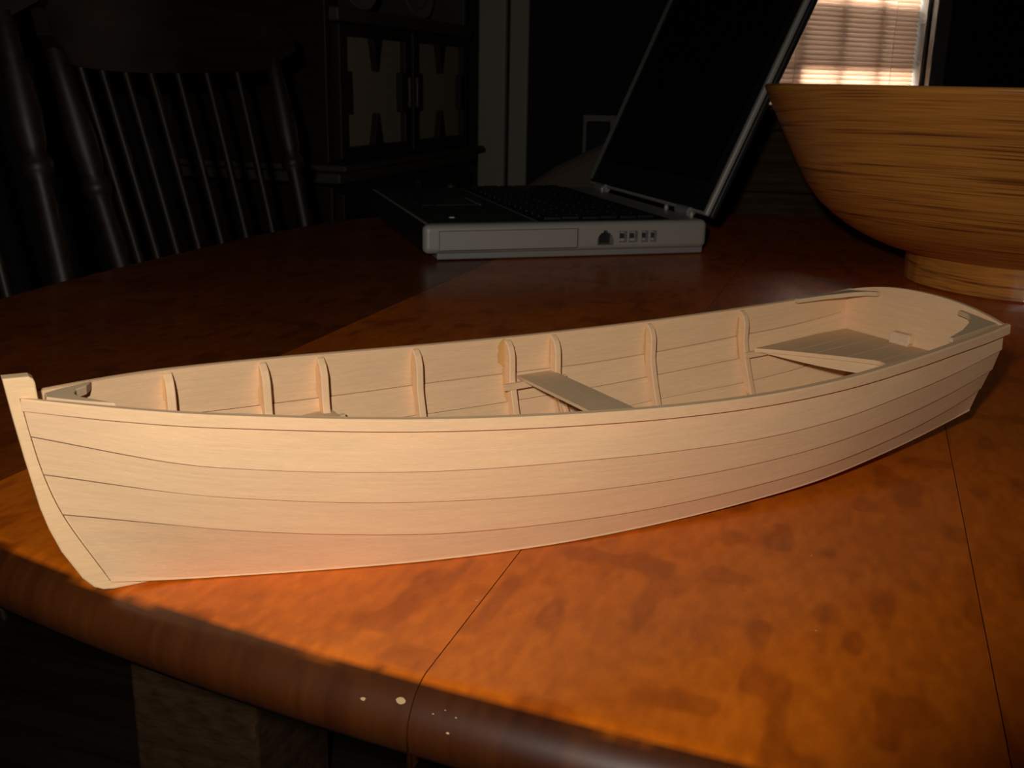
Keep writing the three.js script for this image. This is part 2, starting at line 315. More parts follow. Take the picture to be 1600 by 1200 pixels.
  // rubbing strakes along the top edge
  for (const sd of [1, -1]) {
    const rings = [];
    for (let i = 0; i <= N; i++) {
      const t = line[0][i], b = line[1][i], ch = V(0, b.y - t.y, b.z - t.z).normalize(), hh = lerp(0.0036, 0.0040, i / N), w = 0.0021 * smooth(-3, 6, i) + 0.0002;
      const q = (down, outw) => V(t.x, t.y, t.z + outw).addScaledVector(ch, down);
      const p = [q(-0.0001, -0.0002), q(-0.0001, w * 0.72), q(0.0005, w), q(hh, w * 1.02), q(hh + 0.0002, 0.0002)];
      rings.push(sd > 0 ? p : p.map((v) => side(v, -1)).reverse());
    }
    { const e = rings[N], d = rings[N].map((p, j) => p.clone().sub(rings[N - 1][j])); rings.push(e.map((p, j) => p.clone().addScaledVector(d[j], 0.12)), e.map((p, j) => p.clone().addScaledVector(d[j], 0.24))); }
    mesh('rubbing_strake', sweep(rings), boatWood[2], boat);
  }
  // inside of the planking, for what stands against it
  const inner = (s, y) => { const pts = line.map((_, k) => at(k, s)); for (let k = 0; k < 4; k++) if (y <= pts[k].y + 1e-9 && y >= pts[k + 1].y) return lerp(pts[k].z, pts[k + 1].z, (pts[k].y - y) / (pts[k].y - pts[k + 1].y)) - TH - 0.0001; return y > pts[0].y ? pts[0].z - TH : pts[4].z - TH; };
  // flat bottom
  {
    const rings = [];
    for (let i = 0; i <= N; i++) { const c = line[4][i], z = c.z + 0.0009; rings.push([V(c.x, c.y + 0.0011, -z), V(c.x, c.y + 0.0011, z), V(c.x, Math.max(c.y - 0.0002, -0.0004), z), V(c.x, Math.max(c.y - 0.0002, -0.0004), -z)]); }
    mesh('bottom_board', sweep(rings), boatWood[0], boat);
    for (const f of [-0.62, 0, 0.62]) {
      const r = []; for (let i = 0; i <= 40; i++) { const s = lerp(0.075, 0.315, i / 40), c = at(4, s), w = 0.0068, mid = f * (c.z - 0.008); r.push([V(s, c.y + 0.0024, mid - w), V(s, c.y + 0.0024, mid + w), V(s, c.y + 0.0011, mid + w), V(s, c.y + 0.0011, mid - w)]); }
      mesh('floorboard', sweep(r), boatWood[1], boat);
    }
  }
  // stem with its foot running a little way under the bottom
  {
    const pts = [[-0.0222, 0.0708], [-0.0152, 0.0707], [-0.0141, 0.0698], [-0.0137, 0.0686], [-0.0134, 0.0640], [-0.0120, 0.0530], [-0.0096, 0.0409], [-0.0056, 0.0276], [0.0012, 0.0120], [0.0060, 0.0034], [0.0200, 0.0030], [0.0330, 0.0008], [0.0330, -0.0004], [0.0200, -0.0004], [0.0080, -0.0005], [0.0020, -0.0005], [-0.0010, 0.0000], [-0.0036, 0.0014], [-0.0066, 0.0050], [-0.0117, 0.0150], [-0.0144, 0.0228], [-0.0162, 0.0300], [-0.0188, 0.0458], [-0.0207, 0.0590]];
    const g = extrude(pts.reverse(), 0.0052, 0.0005, 2); g.translate(0, 0, -0.0026);
    mesh('stem', g, stemWood, boat);
  }
  // transom
  {
    const lvl = [0.3645, 0.3637, 0.3630, 0.3622, 0.3615].map((s, k) => at(k, s)), w = (k) => lvl[k].z - 0.0002;
    const pts = [[-w(4), lvl[4].y], [w(4), lvl[4].y], [w(3), lvl[3].y], [w(2), lvl[2].y], [w(1), lvl[1].y], [w(0), lvl[0].y + 0.0002]];
    for (let i = 1; i <= 18; i++) { const x = lerp(w(0), -w(0), i / 18), q = x / w(0); pts.push([x, lvl[0].y + 0.0002 + 0.0062 * (1 - Math.pow(Math.abs(q), 2.2))]); }
    pts.push([-w(1), lvl[1].y], [-w(2), lvl[2].y], [-w(3), lvl[3].y]);
    const g = extrude(pts, 0.0024, 0.0002, 1); g.rotateY(Math.PI / 2); g.translate(0.3606, 0, 0);
    { const P = g.attributes.position; for (let i = 0; i < P.count; i++) P.setX(i, P.getX(i) + 0.0735 * (P.getY(i) - 0.0166)); }
    mesh('transom', g, boatWood[2], boat);
    const bl = extrude([[-0.0058, 0], [0.0046, 0], [0.0058, 0.0016], [0.0058, 0.0048], [0.0046, 0.0056], [-0.0046, 0.0056], [-0.0058, 0.0046]], 0.0035, 0.0004, 2); bl.rotateY(-Math.PI / 2); bl.translate(0.3622, 0.0382, -0.0052);
    mesh('transom_block', bl, std({ map: scaled(woodTex[0], 0.05, 0.05), color: lin(1, 1.06, 1.2), roughness: 0.6 }), boat, 'small paler block on the inside of the transom');
  }
  // frames: ribs on both sides, their outer edge notched over the laps
  const ribs = [0.0286, 0.0636, 0.0871, 0.1289, 0.1738, 0.1974, 0.2488, 0.3002];
  ribs.forEach((s, r) => { for (const sd of [1, -1]) {
    const outer = [], innerP = [], SD = 0.0029, D = r < 1 ? 0.0038 : 0.0046;
    const top = at(0, s).y - 0.0006, bot = at(4, s).y + 0.0022, M = 26;
    for (let i = 0; i <= M; i++) {
      const y = lerp(top, bot, i / M), o = inner(s, y), tt = (top - y), round = D * Math.min(1, 0.25 + 0.75 * Math.sqrt(clamp(tt / 0.006)));
      outer.push([o, y]); innerP.push([Math.max(0.001, o - round), y - 0.0005]);
    }
    const cz = Math.max(0.0005, inner(s, bot) - 0.012);
    const poly = [...outer, [cz, at(4, s).y + 0.0013], [cz, at(4, s).y + 0.0038], ...innerP.reverse()].map(([z, y]) => [z * sd, y]);
    if (sd < 0) poly.reverse();
    const g = extrude(poly, SD, 0.0003, 1); g.rotateY(-Math.PI / 2); g.translate(s + SD / 2, 0, 0);
    mesh('rib', g, boatWood[2], boat);
  } });
  // thwarts: plank seats across the boat, on short risers
  const plankAcross = (s0, s1, y, t, mat, name) => {
    const c = (s, sd) => (inner(s, y) - 0.0003) * sd;
    const rings = [-1, -0.5, 0, 0.5, 1].map((f) => { const a = f < 0 ? c(s0, -1) * -f : c(s0, 1) * f, b = f < 0 ? c(s1, -1) * -f : c(s1, 1) * f; return [V(s0, y, a), V(s1, y, b), V(s1, y - t, b), V(s0, y - t, a)]; });
    return mesh(name, sweep(rings.reverse()), mat, boat);
  };
  plankAcross(0.1785, 0.1965, 0.0334, 0.0013, boatWoodShaded, 'thwart');
  plankAcross(0.0705, 0.0900, 0.0344, 0.0013, boatWoodShaded, 'thwart');
  const riser = (s0, s1, y0, y1) => { for (const sd of [1, -1]) { const r = []; for (let i = 0; i <= 12; i++) { const s = lerp(s0, s1, i / 12), y = lerp(y0, y1, i / 12), z = inner(s, y) - 0.0045; r.push([V(s, y, z), V(s, y, z - 0.0014), V(s, y - 0.0028, z - 0.0014), V(s, y - 0.0028, z)].map((p) => side(p, sd))); } if (sd < 0) r.forEach((q) => q.reverse()); mesh('riser', sweep(r), boatWood[0], boat); } };
  riser(0.1690, 0.2005, 0.0321, 0.0321); riser(0.061, 0.094, 0.0331, 0.0331); riser(0.2985, 0.345, 0.0322, 0.0358);
  // stern seat of long boards with a hollowed front edge, its front cleat beneath
  {
    const front = (b) => b < 0.007 ? 0.3035 + 0.030 * Math.pow(clamp((b + 0.0425) / 0.0495), 0.85) : 0.3335 - 0.030 * Math.pow(clamp((b - 0.007) / 0.0355), 1.6), topY = (s) => 0.0340 + (s - 0.303) * 0.075;
    const bs = [-0.0425, -0.0285, -0.0195, -0.0065, 0.0065, 0.0195, 0.0285, 0.0425];
    for (let k = 0; k + 1 < bs.length; k++) {
      const rings = [], M = 16;
      for (let i = 0; i <= M; i++) {
        const q = (b) => { const s = lerp(front(b), 0.3618, i / M), lim = inner(s, topY(s)) - 0.0004; return V(s, topY(s), clamp(b, -lim, lim)); };
        const g = 0.0002, a = q(bs[k] + g), b = q(bs[k + 1] - g);
        rings.push([a, b, b.clone().setY(b.y - 0.0013), a.clone().setY(a.y - 0.0013)].reverse());
      }
      mesh('stern_seat_board', sweep(rings), boatWoodShaded, boat);
      if (k) { const j = []; for (let i = 0; i <= M; i++) { const s = lerp(front(bs[k]) + 0.0002, 0.3600, i / M), y = topY(s) - 0.0002, b = bs[k]; j.push([V(s, y, b - 0.00019), V(s, y, b + 0.00019), V(s, y - 0.0009, b + 0.00019), V(s, y - 0.0009, b - 0.00019)].reverse()); } mesh('seat_joint', sweep(j), std({ color: lin(0.20, 0.085, 0.035), roughness: 0.8 }), boat, 'reddish line of glue between the seat boards'); }
    }
    const r = []; for (let i = 0; i <= 30; i++) { const b = lerp(-0.0400, 0.0400, i / 30), s = front(b) + 0.0006, y = topY(s) - 0.0014, dp = 0.0007 + 0.0052 * Math.pow(Math.cos((b - 0.003) / 0.0435 * Math.PI / 2), 0.9); r.push([V(s, y, b), V(s + 0.0016, y, b), V(s + 0.0016, y - dp, b), V(s, y - dp, b)]); }
    mesh('seat_cleat', sweep(r), boatWood[1], boat);
    const e = []; for (let i = 0; i <= 30; i++) { const b = lerp(-0.0418, 0.0418, i / 30), s = front(b), y = topY(s); e.push([V(s, y + 0.0001, b), V(s - 0.0012, y + 0.0001, b), V(s - 0.0012, y - 0.0018, b), V(s, y - 0.0018, b)].reverse()); }
    mesh('seat_nosing', sweep(e), boatWood[0], boat);
  }
  // breasthook at the bow and knees at the stern corners
  {
    const y = 0.0618, pts = [[-0.0150, -0.0024], [-0.0100, -0.0066], [-0.0020, -0.0118], [-0.0006, -0.0126], [-0.0026, -0.0078], [-0.0060, -0.0040], [-0.0072, 0], [-0.0062, 0.0040], [-0.0022, 0.0082], [0.0020, 0.0138], [-0.0020, 0.0116], [-0.0100, 0.0066], [-0.0150, 0.0024]];
    const g = extrude(pts.map(([x, z]) => [x, -z]), 0.0030, 0.0003, 1); g.rotateX(-Math.PI / 2); g.translate(0, y - 0.0022, 0); g.rotateZ(-0.06);
    g.translate(0, 0.0006, 0);
    mesh('breasthook', g, boatWoodShaded, boat);
    for (const sd of [1, -1]) {
      const pk = [[0.3602, 0.0432], [0.3300, 0.0470], [0.3300, 0.0448], [0.3420, 0.0412], [0.3540, 0.0350], [0.3575, 0.0300], [0.3580, 0.0245], [0.3602, 0.0245]];
      const k = extrude(pk.map(([x, z]) => [x, -(z - 0.0015) * sd]), 0.0022, 0.0003, 1); k.rotateX(-Math.PI / 2);
      const P = k.attributes.position; for (let i = 0; i < P.count; i++) { const x = P.getX(i), z = Math.abs(P.getZ(i)); P.setX(i, x + 0.0029 * clamp((x - 0.33) / 0.03)); P.setY(i, P.getY(i) + lerp(0.0540, 0.0560, clamp((x - 0.33) / 0.03)) + 0.0028 * clamp((0.044 - z) / 0.02) - 0.0008); }
      mesh('stern_knee', toCreasedNormals(k, 0.6), boatWoodShaded, boat);
    }
  }
  // dried amber glue where the builder was generous
  {
    for (const [s, y0, y1, w] of [[0.1724, 0.0500, 0.0385, 0.0034], [0.1724, 0.0385, 0.0240, 0.0013], [0.0271, 0.0595, 0.0500, 0.0008], [0.0621, 0.0480, 0.0330, 0.0007], [0.0856, 0.0520, 0.0400, 0.0007], [0.1959, 0.0480, 0.0360, 0.0006], [0.2473, 0.0470, 0.0300, 0.0006], [0.2987, 0.0480, 0.0280, 0.0006], [0.1274, 0.0500, 0.0330, 0.0005]]) {
      const rg = [], M = 16;
      for (let i = 0; i <= M; i++) { const y = lerp(y0, y1, i / M), z = -(inner(s, y) + 0.0001), ww = w * (0.75 + 0.4 * noise(i * 0.45, s * 900, 77)) * Math.min(1, 0.45 + i * 0.3, 0.45 + (M - i) * 0.3), q = (ds, dz) => V(s + 0.0003 - ds, y, z + dz); rg.push([q(ww, -0.0002), q(ww, 0.00008), q(0, 0.00028), q(0, -0.0002)].reverse()); }
      mesh('glue_bead', sweep(rg), glueMat, boat, 'amber smear of dried glue');
    }
  }
}

// ---------------------------------------------------------------- the laptop
{
  const L = thing('laptop', 'open grey laptop computer with a black screen, behind the model boat', 'laptop', [-0.0795, TOP, -0.9152], rad(16.3));
  const ev = new Evaluator(); ev.attributes = ['position', 'normal', 'uv']; ev.useGroups = false;
  const W = 0.318, DP = 0.272;
  let body = new Brush(new RoundedBoxGeometry(DP, 0.026, W, 4, 0.0055).translate(DP / 2, 0.0200, -W / 2));
  body.updateMatrixWorld();
  const cut = (g) => { const b = new Brush(g); b.updateMatrixWorld(); body = ev.evaluate(body, b, SUBTRACTION); };
  const house = [[0.1628, 0.0125], [0.1764, 0.0125], [0.1764, 0.0195], [0.1738, 0.0228], [0.1720, 0.0228], [0.1712, 0.0252], [0.1680, 0.0252], [0.1672, 0.0228], [0.1654, 0.0228], [0.1628, 0.0195]];
  cut(box(0.1295, 0.0182, 0.006, 0.0785, 0.0186, -0.001));
  cut(extrude(house, 0.012).translate(0, 0, -0.008));
  for (const [x, w] of [[0.187, 0.0075], [0.1972, 0.0085], [0.2085, 0.0065], [0.2172, 0.006]]) cut(box(w, 0.0105, 0.012, x, 0.0190, -0.002));
  mesh('body', body.geometry, silver, L);
  mesh('drive_panel', rbox(0.1283, 0.0172, 0.0042, 0.0785, 0.0186, -0.0026, 0.0008), silver, L);
  mesh('modem_port', extrude(house, 0.001).translate(0, 0, -0.0078), plasticBlack, L);
  mesh('port_frame', [box(0.0155, 0.0008, 0.0006, 0.1696, 0.0121, 0), box(0.0008, 0.0060, 0.0006, 0.1622, 0.0150, 0), box(0.0008, 0.0060, 0.0006, 0.1770, 0.0150, 0)], brass, L, 'bright metal rim of the modem socket');
  for (const x of [0.187, 0.1972, 0.2085, 0.2172]) mesh('port', rbox(0.0055, 0.0045, 0.003, x, 0.0190, -0.0065, 0.0004), plasticDark, L);
  mesh('lower_case', rbox(DP - 0.014, 0.0075, W - 0.012, DP / 2 + 0.006, 0.0048, -W / 2, 0.0015), silverDark, L);
  for (const [x, z] of [[0.03, -0.03], [0.24, -0.03], [0.03, -0.285], [0.24, -0.285]]) mesh('foot', lathe([[0.0001, 0.0002], [0.006, 0.0002], [0.0065, 0.002], [0.0001, 0.002]], 16).translate(x, 0, z), plasticBlack, L);
  mesh('front_edge', rbox(0.0062, 0.0245, W - 0.009, 0.0023, 0.0204, -W / 2, 0.003, 3), plasticBlack, L);
  mesh('palm_rest', rbox(0.098, 0.0016, W - 0.012, 0.055, 0.0332, -W / 2, 0.0006), plasticDark, L);
  mesh('touchpad', rbox(0.042, 0.0012, 0.062, 0.062, 0.0339, -W / 2 - 0.01, 0.0005), std({ color: lin(0.05, 0.05, 0.052), roughness: 0.4 }), L);
  mesh('touchpad_rim', rbox(0.0015, 0.0012, 0.066, 0.0855, 0.0341, -W / 2 - 0.01, 0.0004), std({ color: lin(0.22, 0.27, 0.32), roughness: 0.35 }), L, 'pale blue line above the touchpad');
  for (const dz of [-0.0165, 0.0165]) mesh('touchpad_button', rbox(0.012, 0.0014, 0.030, 0.032, 0.0341, -W / 2 - 0.01 + dz, 0.0005), plasticBlack, L);
  mesh('status_badge', rbox(0.0045, 0.0012, 0.004, 0.0340, 0.0343, -0.040, 0.0003), std({ color: lin(0.6, 0.58, 0.5), roughness: 0.4 }), L, 'tiny pale badge on the palm rest');
  mesh('keyboard_tray', rbox(0.128, 0.0012, W - 0.014, 0.172, 0.0331, -W / 2, 0.0005), plasticBlack, L);
  const key = new RoundedBoxGeometry(0.0162, 0.0028, 0.0168, 1, 0.0008);
  for (let r = 0; r < 6; r++) for (let c = 0; c < 15; c++) { const k = mesh('key', key, plasticBlack, L); k.position.set(0.122 + r * 0.0186, 0.0352, -0.020 - c * 0.0196 - (r % 2) * 0.003); }
  // lid, leaning back 24 degrees
  const lid = new THREE.Group(); lid.name = 'lid'; lid.position.set(0.2705, 0.0365, 0); lid.rotation.z = rad(-24); L.add(lid);
  mesh('bezel', rbox(0.0055, 0.262, W, 0, 0.131, -W / 2, 0.0022, 3), silver, lid);
  mesh('lid_back', rbox(0.0065, 0.264, W + 0.001, 0.0062, 0.1315, -W / 2, 0.0025, 3), plasticBlack, lid);
  mesh('screen_frame', rbox(0.0014, 0.256, W - 0.008, -0.0028, 0.131, -W / 2, 0.0005), plasticBlack, lid);
  for (const [z, w] of [[-W + 0.0016, 0.0016], [-W + 0.0072, 0.0012]]) mesh('screen_rim', rbox(0.0030, 0.254, w, -0.0042, 0.133, z, 0.0005), std({ color: lin(0.09, 0.085, 0.075), roughness: 0.5 }), lid);
  mesh('screen', rbox(0.0008, 0.214, 0.286, -0.0038, 0.138, -W / 2, 0.0003), screenMat, lid);
  for (const z of [-0.045, -W + 0.045]) mesh('hinge', new THREE.CylinderGeometry(0.0048, 0.0048, 0.028, 16).rotateX(Math.PI / 2).translate(0.2685, 0.0365, z), silverDark, L);
  for (const z of [-0.012, -0.07, -0.25]) mesh('lid_bumper', new THREE.SphereGeometry(0.0024, 10, 8).scale(1, 1.6, 1).translate(0.2600, 0.0365, z), silver, L);
}

// ---------------------------------------------------------------- the wooden bowl
{
  const B = thing('wooden_bowl', 'large wide wooden bowl with streaked brown grain on a round foot, beside the laptop', 'bowl', [0.4275, TOP, -0.870]);
  const out = [[0.0960, 0.0252], [0.1040, 0.0266], [0.1190, 0.0305], [0.1340, 0.0365], [0.1490, 0.0445], [0.1620, 0.0535], [0.1740, 0.0640], [0.1840, 0.0770], [0.1935, 0.0930], [0.2035, 0.1120], [0.2130, 0.1300], [0.2205, 0.1450], [0.2240, 0.1520]];
  const inn = out.slice().reverse().map(([r, y]) => [Math.max(0.0001, r - 0.0075), y + 0.006]);
  const prof = [[0.0001, 0.0252], ...out, [0.2252, 0.1545], [0.2245, 0.1566], [0.2220, 0.1570], [0.2180, 0.1565], ...inn.slice(1), [0.0001, 0.031]];
  const g = lathe(prof, 128), uv = g.attributes.uv, P = g.attributes.position;
  for (let i = 0; i < uv.count; i++) uv.setXY(i, uv.getX(i) * 2, P.getY(i) / 0.16 + 0.03 * Math.sin(uv.getX(i) * 12.57));
  mesh('bowl_body', g, bowlMat, B);
  const f = lathe([[0.0001, 0], [0.0945, 0], [0.0962, 0.0014], [0.0964, 0.0240], [0.0968, 0.0256], [0.0001, 0.0256]], 96), fu = f.attributes.uv;
  for (let i = 0; i < fu.count; i++) fu.setXY(i, fu.getX(i) * 2, f.attributes.position.getY(i) / 0.09);
  mesh('foot', toCreasedNormals(f, 0.7), footMat, B);
}

// ---------------------------------------------------------------- chairs at the left end of the table
function chair(a, b, label, tall = 1) {
  const C = thing('windsor_chair', label, 'chair', ab(a, b, 0), YAW, 'spindle-back chairs at the end of the table');
  const seat = new THREE.Shape(); seat.moveTo(-0.18, -0.16); seat.bezierCurveTo(-0.05, -0.215, 0.12, -0.225, 0.20, -0.17); seat.bezierCurveTo(0.235, -0.08, 0.235, 0.08, 0.20, 0.17); seat.bezierCurveTo(0.12, 0.225, -0.05, 0.215, -0.18, 0.16); seat.bezierCurveTo(-0.22, 0.08, -0.22, -0.08, -0.18, -0.16);
  const sg = new THREE.ExtrudeGeometry(seat, { depth: 0.014, bevelEnabled: true, bevelThickness: 0.011, bevelSize: 0.012, bevelSegments: 4, curveSegments: 12 }); sg.rotateX(Math.PI / 2); sg.translate(0, 0.445, 0);
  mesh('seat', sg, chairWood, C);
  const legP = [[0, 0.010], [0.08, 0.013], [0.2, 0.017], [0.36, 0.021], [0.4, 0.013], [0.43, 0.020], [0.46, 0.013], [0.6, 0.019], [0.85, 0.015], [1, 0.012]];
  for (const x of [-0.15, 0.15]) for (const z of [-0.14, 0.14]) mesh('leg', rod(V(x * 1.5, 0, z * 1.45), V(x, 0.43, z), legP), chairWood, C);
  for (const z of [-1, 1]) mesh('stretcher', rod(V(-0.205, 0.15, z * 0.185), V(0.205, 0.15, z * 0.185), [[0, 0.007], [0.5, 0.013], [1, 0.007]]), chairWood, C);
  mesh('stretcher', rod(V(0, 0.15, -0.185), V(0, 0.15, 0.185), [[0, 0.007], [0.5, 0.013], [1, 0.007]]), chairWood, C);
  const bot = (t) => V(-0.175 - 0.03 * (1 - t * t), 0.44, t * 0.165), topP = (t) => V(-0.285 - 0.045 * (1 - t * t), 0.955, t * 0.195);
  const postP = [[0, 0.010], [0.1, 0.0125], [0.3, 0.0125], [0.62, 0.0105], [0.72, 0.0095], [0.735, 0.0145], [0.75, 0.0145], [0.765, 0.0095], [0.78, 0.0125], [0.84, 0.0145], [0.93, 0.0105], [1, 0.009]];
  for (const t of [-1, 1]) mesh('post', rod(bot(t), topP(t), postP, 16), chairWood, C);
  for (const t of [-0.72, -0.48, -0.24, 0, 0.24, 0.48, 0.72]) mesh('spindle', rod(bot(t), topP(t), [[0, 0.0045], [0.35, 0.0062], [1, 0.0042]], 8), chairWood, C);
  const rings = []; for (let i = 0; i <= 20; i++) { const t = lerp(-1.12, 1.12, i / 20), p = topP(t), h = 0.034 + 0.010 * (1 - Math.pow(Math.abs(t) / 1.12, 2)) - 0.022 * smooth(0.9, 1.12, Math.abs(t)), th = 0.009; p.y = 0.978; rings.push([V(p.x + th, p.y - h, p.z), V(p.x + th * 0.8 - 0.004, p.y + h, p.z), V(p.x - th - 0.004, p.y + h, p.z), V(p.x - th, p.y - h, p.z)].reverse()); }
  mesh('crest_rail', sweep(rings), chairWood, C);
  C.scale.y = tall;
  return C;
}
chair(0.59, -0.455, 'dark spindle-back wooden chair nearest the camera, with the turned post at far left');
chair(1.04, -0.455, 'dark spindle-back wooden chair between the turned-post chair and the china hutch', 0.97);

// ---------------------------------------------------------------- china hutch on the left wall
{
  const H = thing('china_hutch', 'tall dark wooden china hutch with two small pale-panelled doors, left of the laptop', 'hutch', ab(2.125, -1.115, 0), YAW);
  const W = 0.71, D = 0.36, paleP = std({ color: lin(0.5, 0.38, 0.26), roughness: 0.55 }), edgeM = std({ color: lin(0.11, 0.092, 0.068), roughness: 0.5 });
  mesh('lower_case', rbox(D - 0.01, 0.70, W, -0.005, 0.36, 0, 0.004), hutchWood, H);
  mesh('counter', [rbox(D + 0.03, 0.012, W + 0.03, 0.012, 0.744, 0, 0.004), rbox(D + 0.012, 0.020, W + 0.012, 0.004, 0.725, 0, 0.004)], edgeM, H);
  for (const z of [-0.18, 0.18]) { const dr = mesh('drawer', rbox(0.016, 0.13, 0.31, D / 2 - 0.004, 0.630, z, 0.003), hutchWood, H); mesh('knob', new THREE.SphereGeometry(0.011, 14, 10).translate(D / 2 + 0.013, 0.665, z), brass, dr); }
  for (const z of [-0.18, 0.18]) { const dr = mesh('door', rbox(0.016, 0.48, 0.31, D / 2 - 0.004, 0.30, z, 0.003), hutchWood, H); mesh('knob', new THREE.SphereGeometry(0.010, 14, 10).translate(D / 2 + 0.012, 0.42, z + (z < 0 ? 0.12 : -0.12)), brass, dr); }
  mesh('back_panel', box(0.012, 1.05, W, -D / 2 + 0.006, 1.275, 0), std({ color: lin(0.05, 0.042, 0.032), roughness: 0.7 }), H);
  for (const z of [-1, 1]) mesh('side_panel', rbox(D - 0.02, 1.05, 0.022, -0.005, 1.275, z * (W / 2 - 0.011), 0.003), z < 0 ? edgeM : hutchWood, H);
  mesh('shelf', rbox(D, 0.026, W - 0.03, 0.004, 1.016, 0, 0.005), edgeM, H);
  mesh('shelf', rbox(D - 0.04, 0.022, W - 0.05, -0.01, 1.42, 0, 0.004), hutchWood, H);
  mesh('cornice', rbox(D + 0.06, 0.06, W + 0.06, 0.01, 1.83, 0, 0.012), hutchWood, H);
  const f = D / 2 - 0.012;
  for (const z of [-0.166, 0.166]) {
    const door = mesh('door', [rbox(0.02, 0.245, 0.030, f, 0.878, z - 0.145, 0.003), rbox(0.02, 0.245, 0.030, f, 0.878, z + 0.145, 0.003), rbox(0.02, 0.022, 0.29, f, 0.990, z, 0.003), rbox(0.02, 0.022, 0.29, f, 0.767, z, 0.003)], hutchWood, H);
    mesh('panel', box(0.006, 0.22, 0.27, f - 0.006, 0.878, z), paleP, door);
    for (const sy of [1, -1]) mesh('carved_wedge', extrude([[-0.022, 0.105 * sy], [0.022, 0.105 * sy], [0.004, 0.040 * sy], [-0.004, 0.040 * sy]], 0.016, 0.002).rotateY(Math.PI / 2).translate(f - 0.006, 0.878, z), hutchWood, door);
    for (const sz of [1, -1]) mesh('carved_block', rbox(0.018, 0.078, 0.030, f + 0.001, 0.878, z + sz * 0.126, 0.002), hutchWood, door);
    mesh('handle', [rbox(0.006, 0.062, 0.010, f + 0.0125, 0.878, z + (z < 0 ? 0.146 : -0.146), 0.002), rbox(0.010, 0.008, 0.012, f + 0.010, 0.902, z + (z < 0 ? 0.146 : -0.146), 0.002), rbox(0.010, 0.008, 0.012, f + 0.010, 0.854, z + (z < 0 ? 0.146 : -0.146), 0.002)], brass, door);
  }
  // two plates propped behind the shelf edge
  const sprig = texture(256, 256, (u, v) => { const x = u - 0.5, y = v - 0.5, r = Math.hypot(x, y), t = Math.atan2(y, x); const petal = r < 0.09 * (0.55 + 0.45 * Math.cos(t * 5)) ? 1 : 0, ring = Math.abs(r - 0.36) < 0.008 ? 0.7 : 0, k = 1 - 0.75 * Math.max(petal, ring); return [0.36 * k, 0.30 * k, 0.22 * k]; });
  const plateMat = std({ map: sprig, roughness: 0.35 });
  const dish = lathe([[0.0001, 0], [0.055, 0], [0.060, 0.003], [0.098, 0.012], [0.104, 0.016], [0.100, 0.017], [0.062, 0.008], [0.0001, 0.005]], 64);
  { const P = dish.attributes.position, U = dish.attributes.uv; for (let i = 0; i < U.count; i++) U.setXY(i, P.getX(i) / 0.22 + 0.5, P.getZ(i) / 0.22 + 0.5); }
  dish.rotateX(Math.PI / 2); dish.rotateY(Math.PI / 2); dish.translate(0, 0.104, 0); dish.rotateZ(rad(9));
  for (const [a, l] of [[1.985, 'pale china plate propped on the hutch shelf, left of the two'], [2.275, 'pale china plate propped on the hutch shelf, right of the two']]) {
    const p = mesh('plate', dish, plateMat); p.position.set(...ab(a, -0.995, 1.0295)); p.rotation.y = YAW; tag(p, l, 'plate', 'plates on the hutch shelf');
  }
}

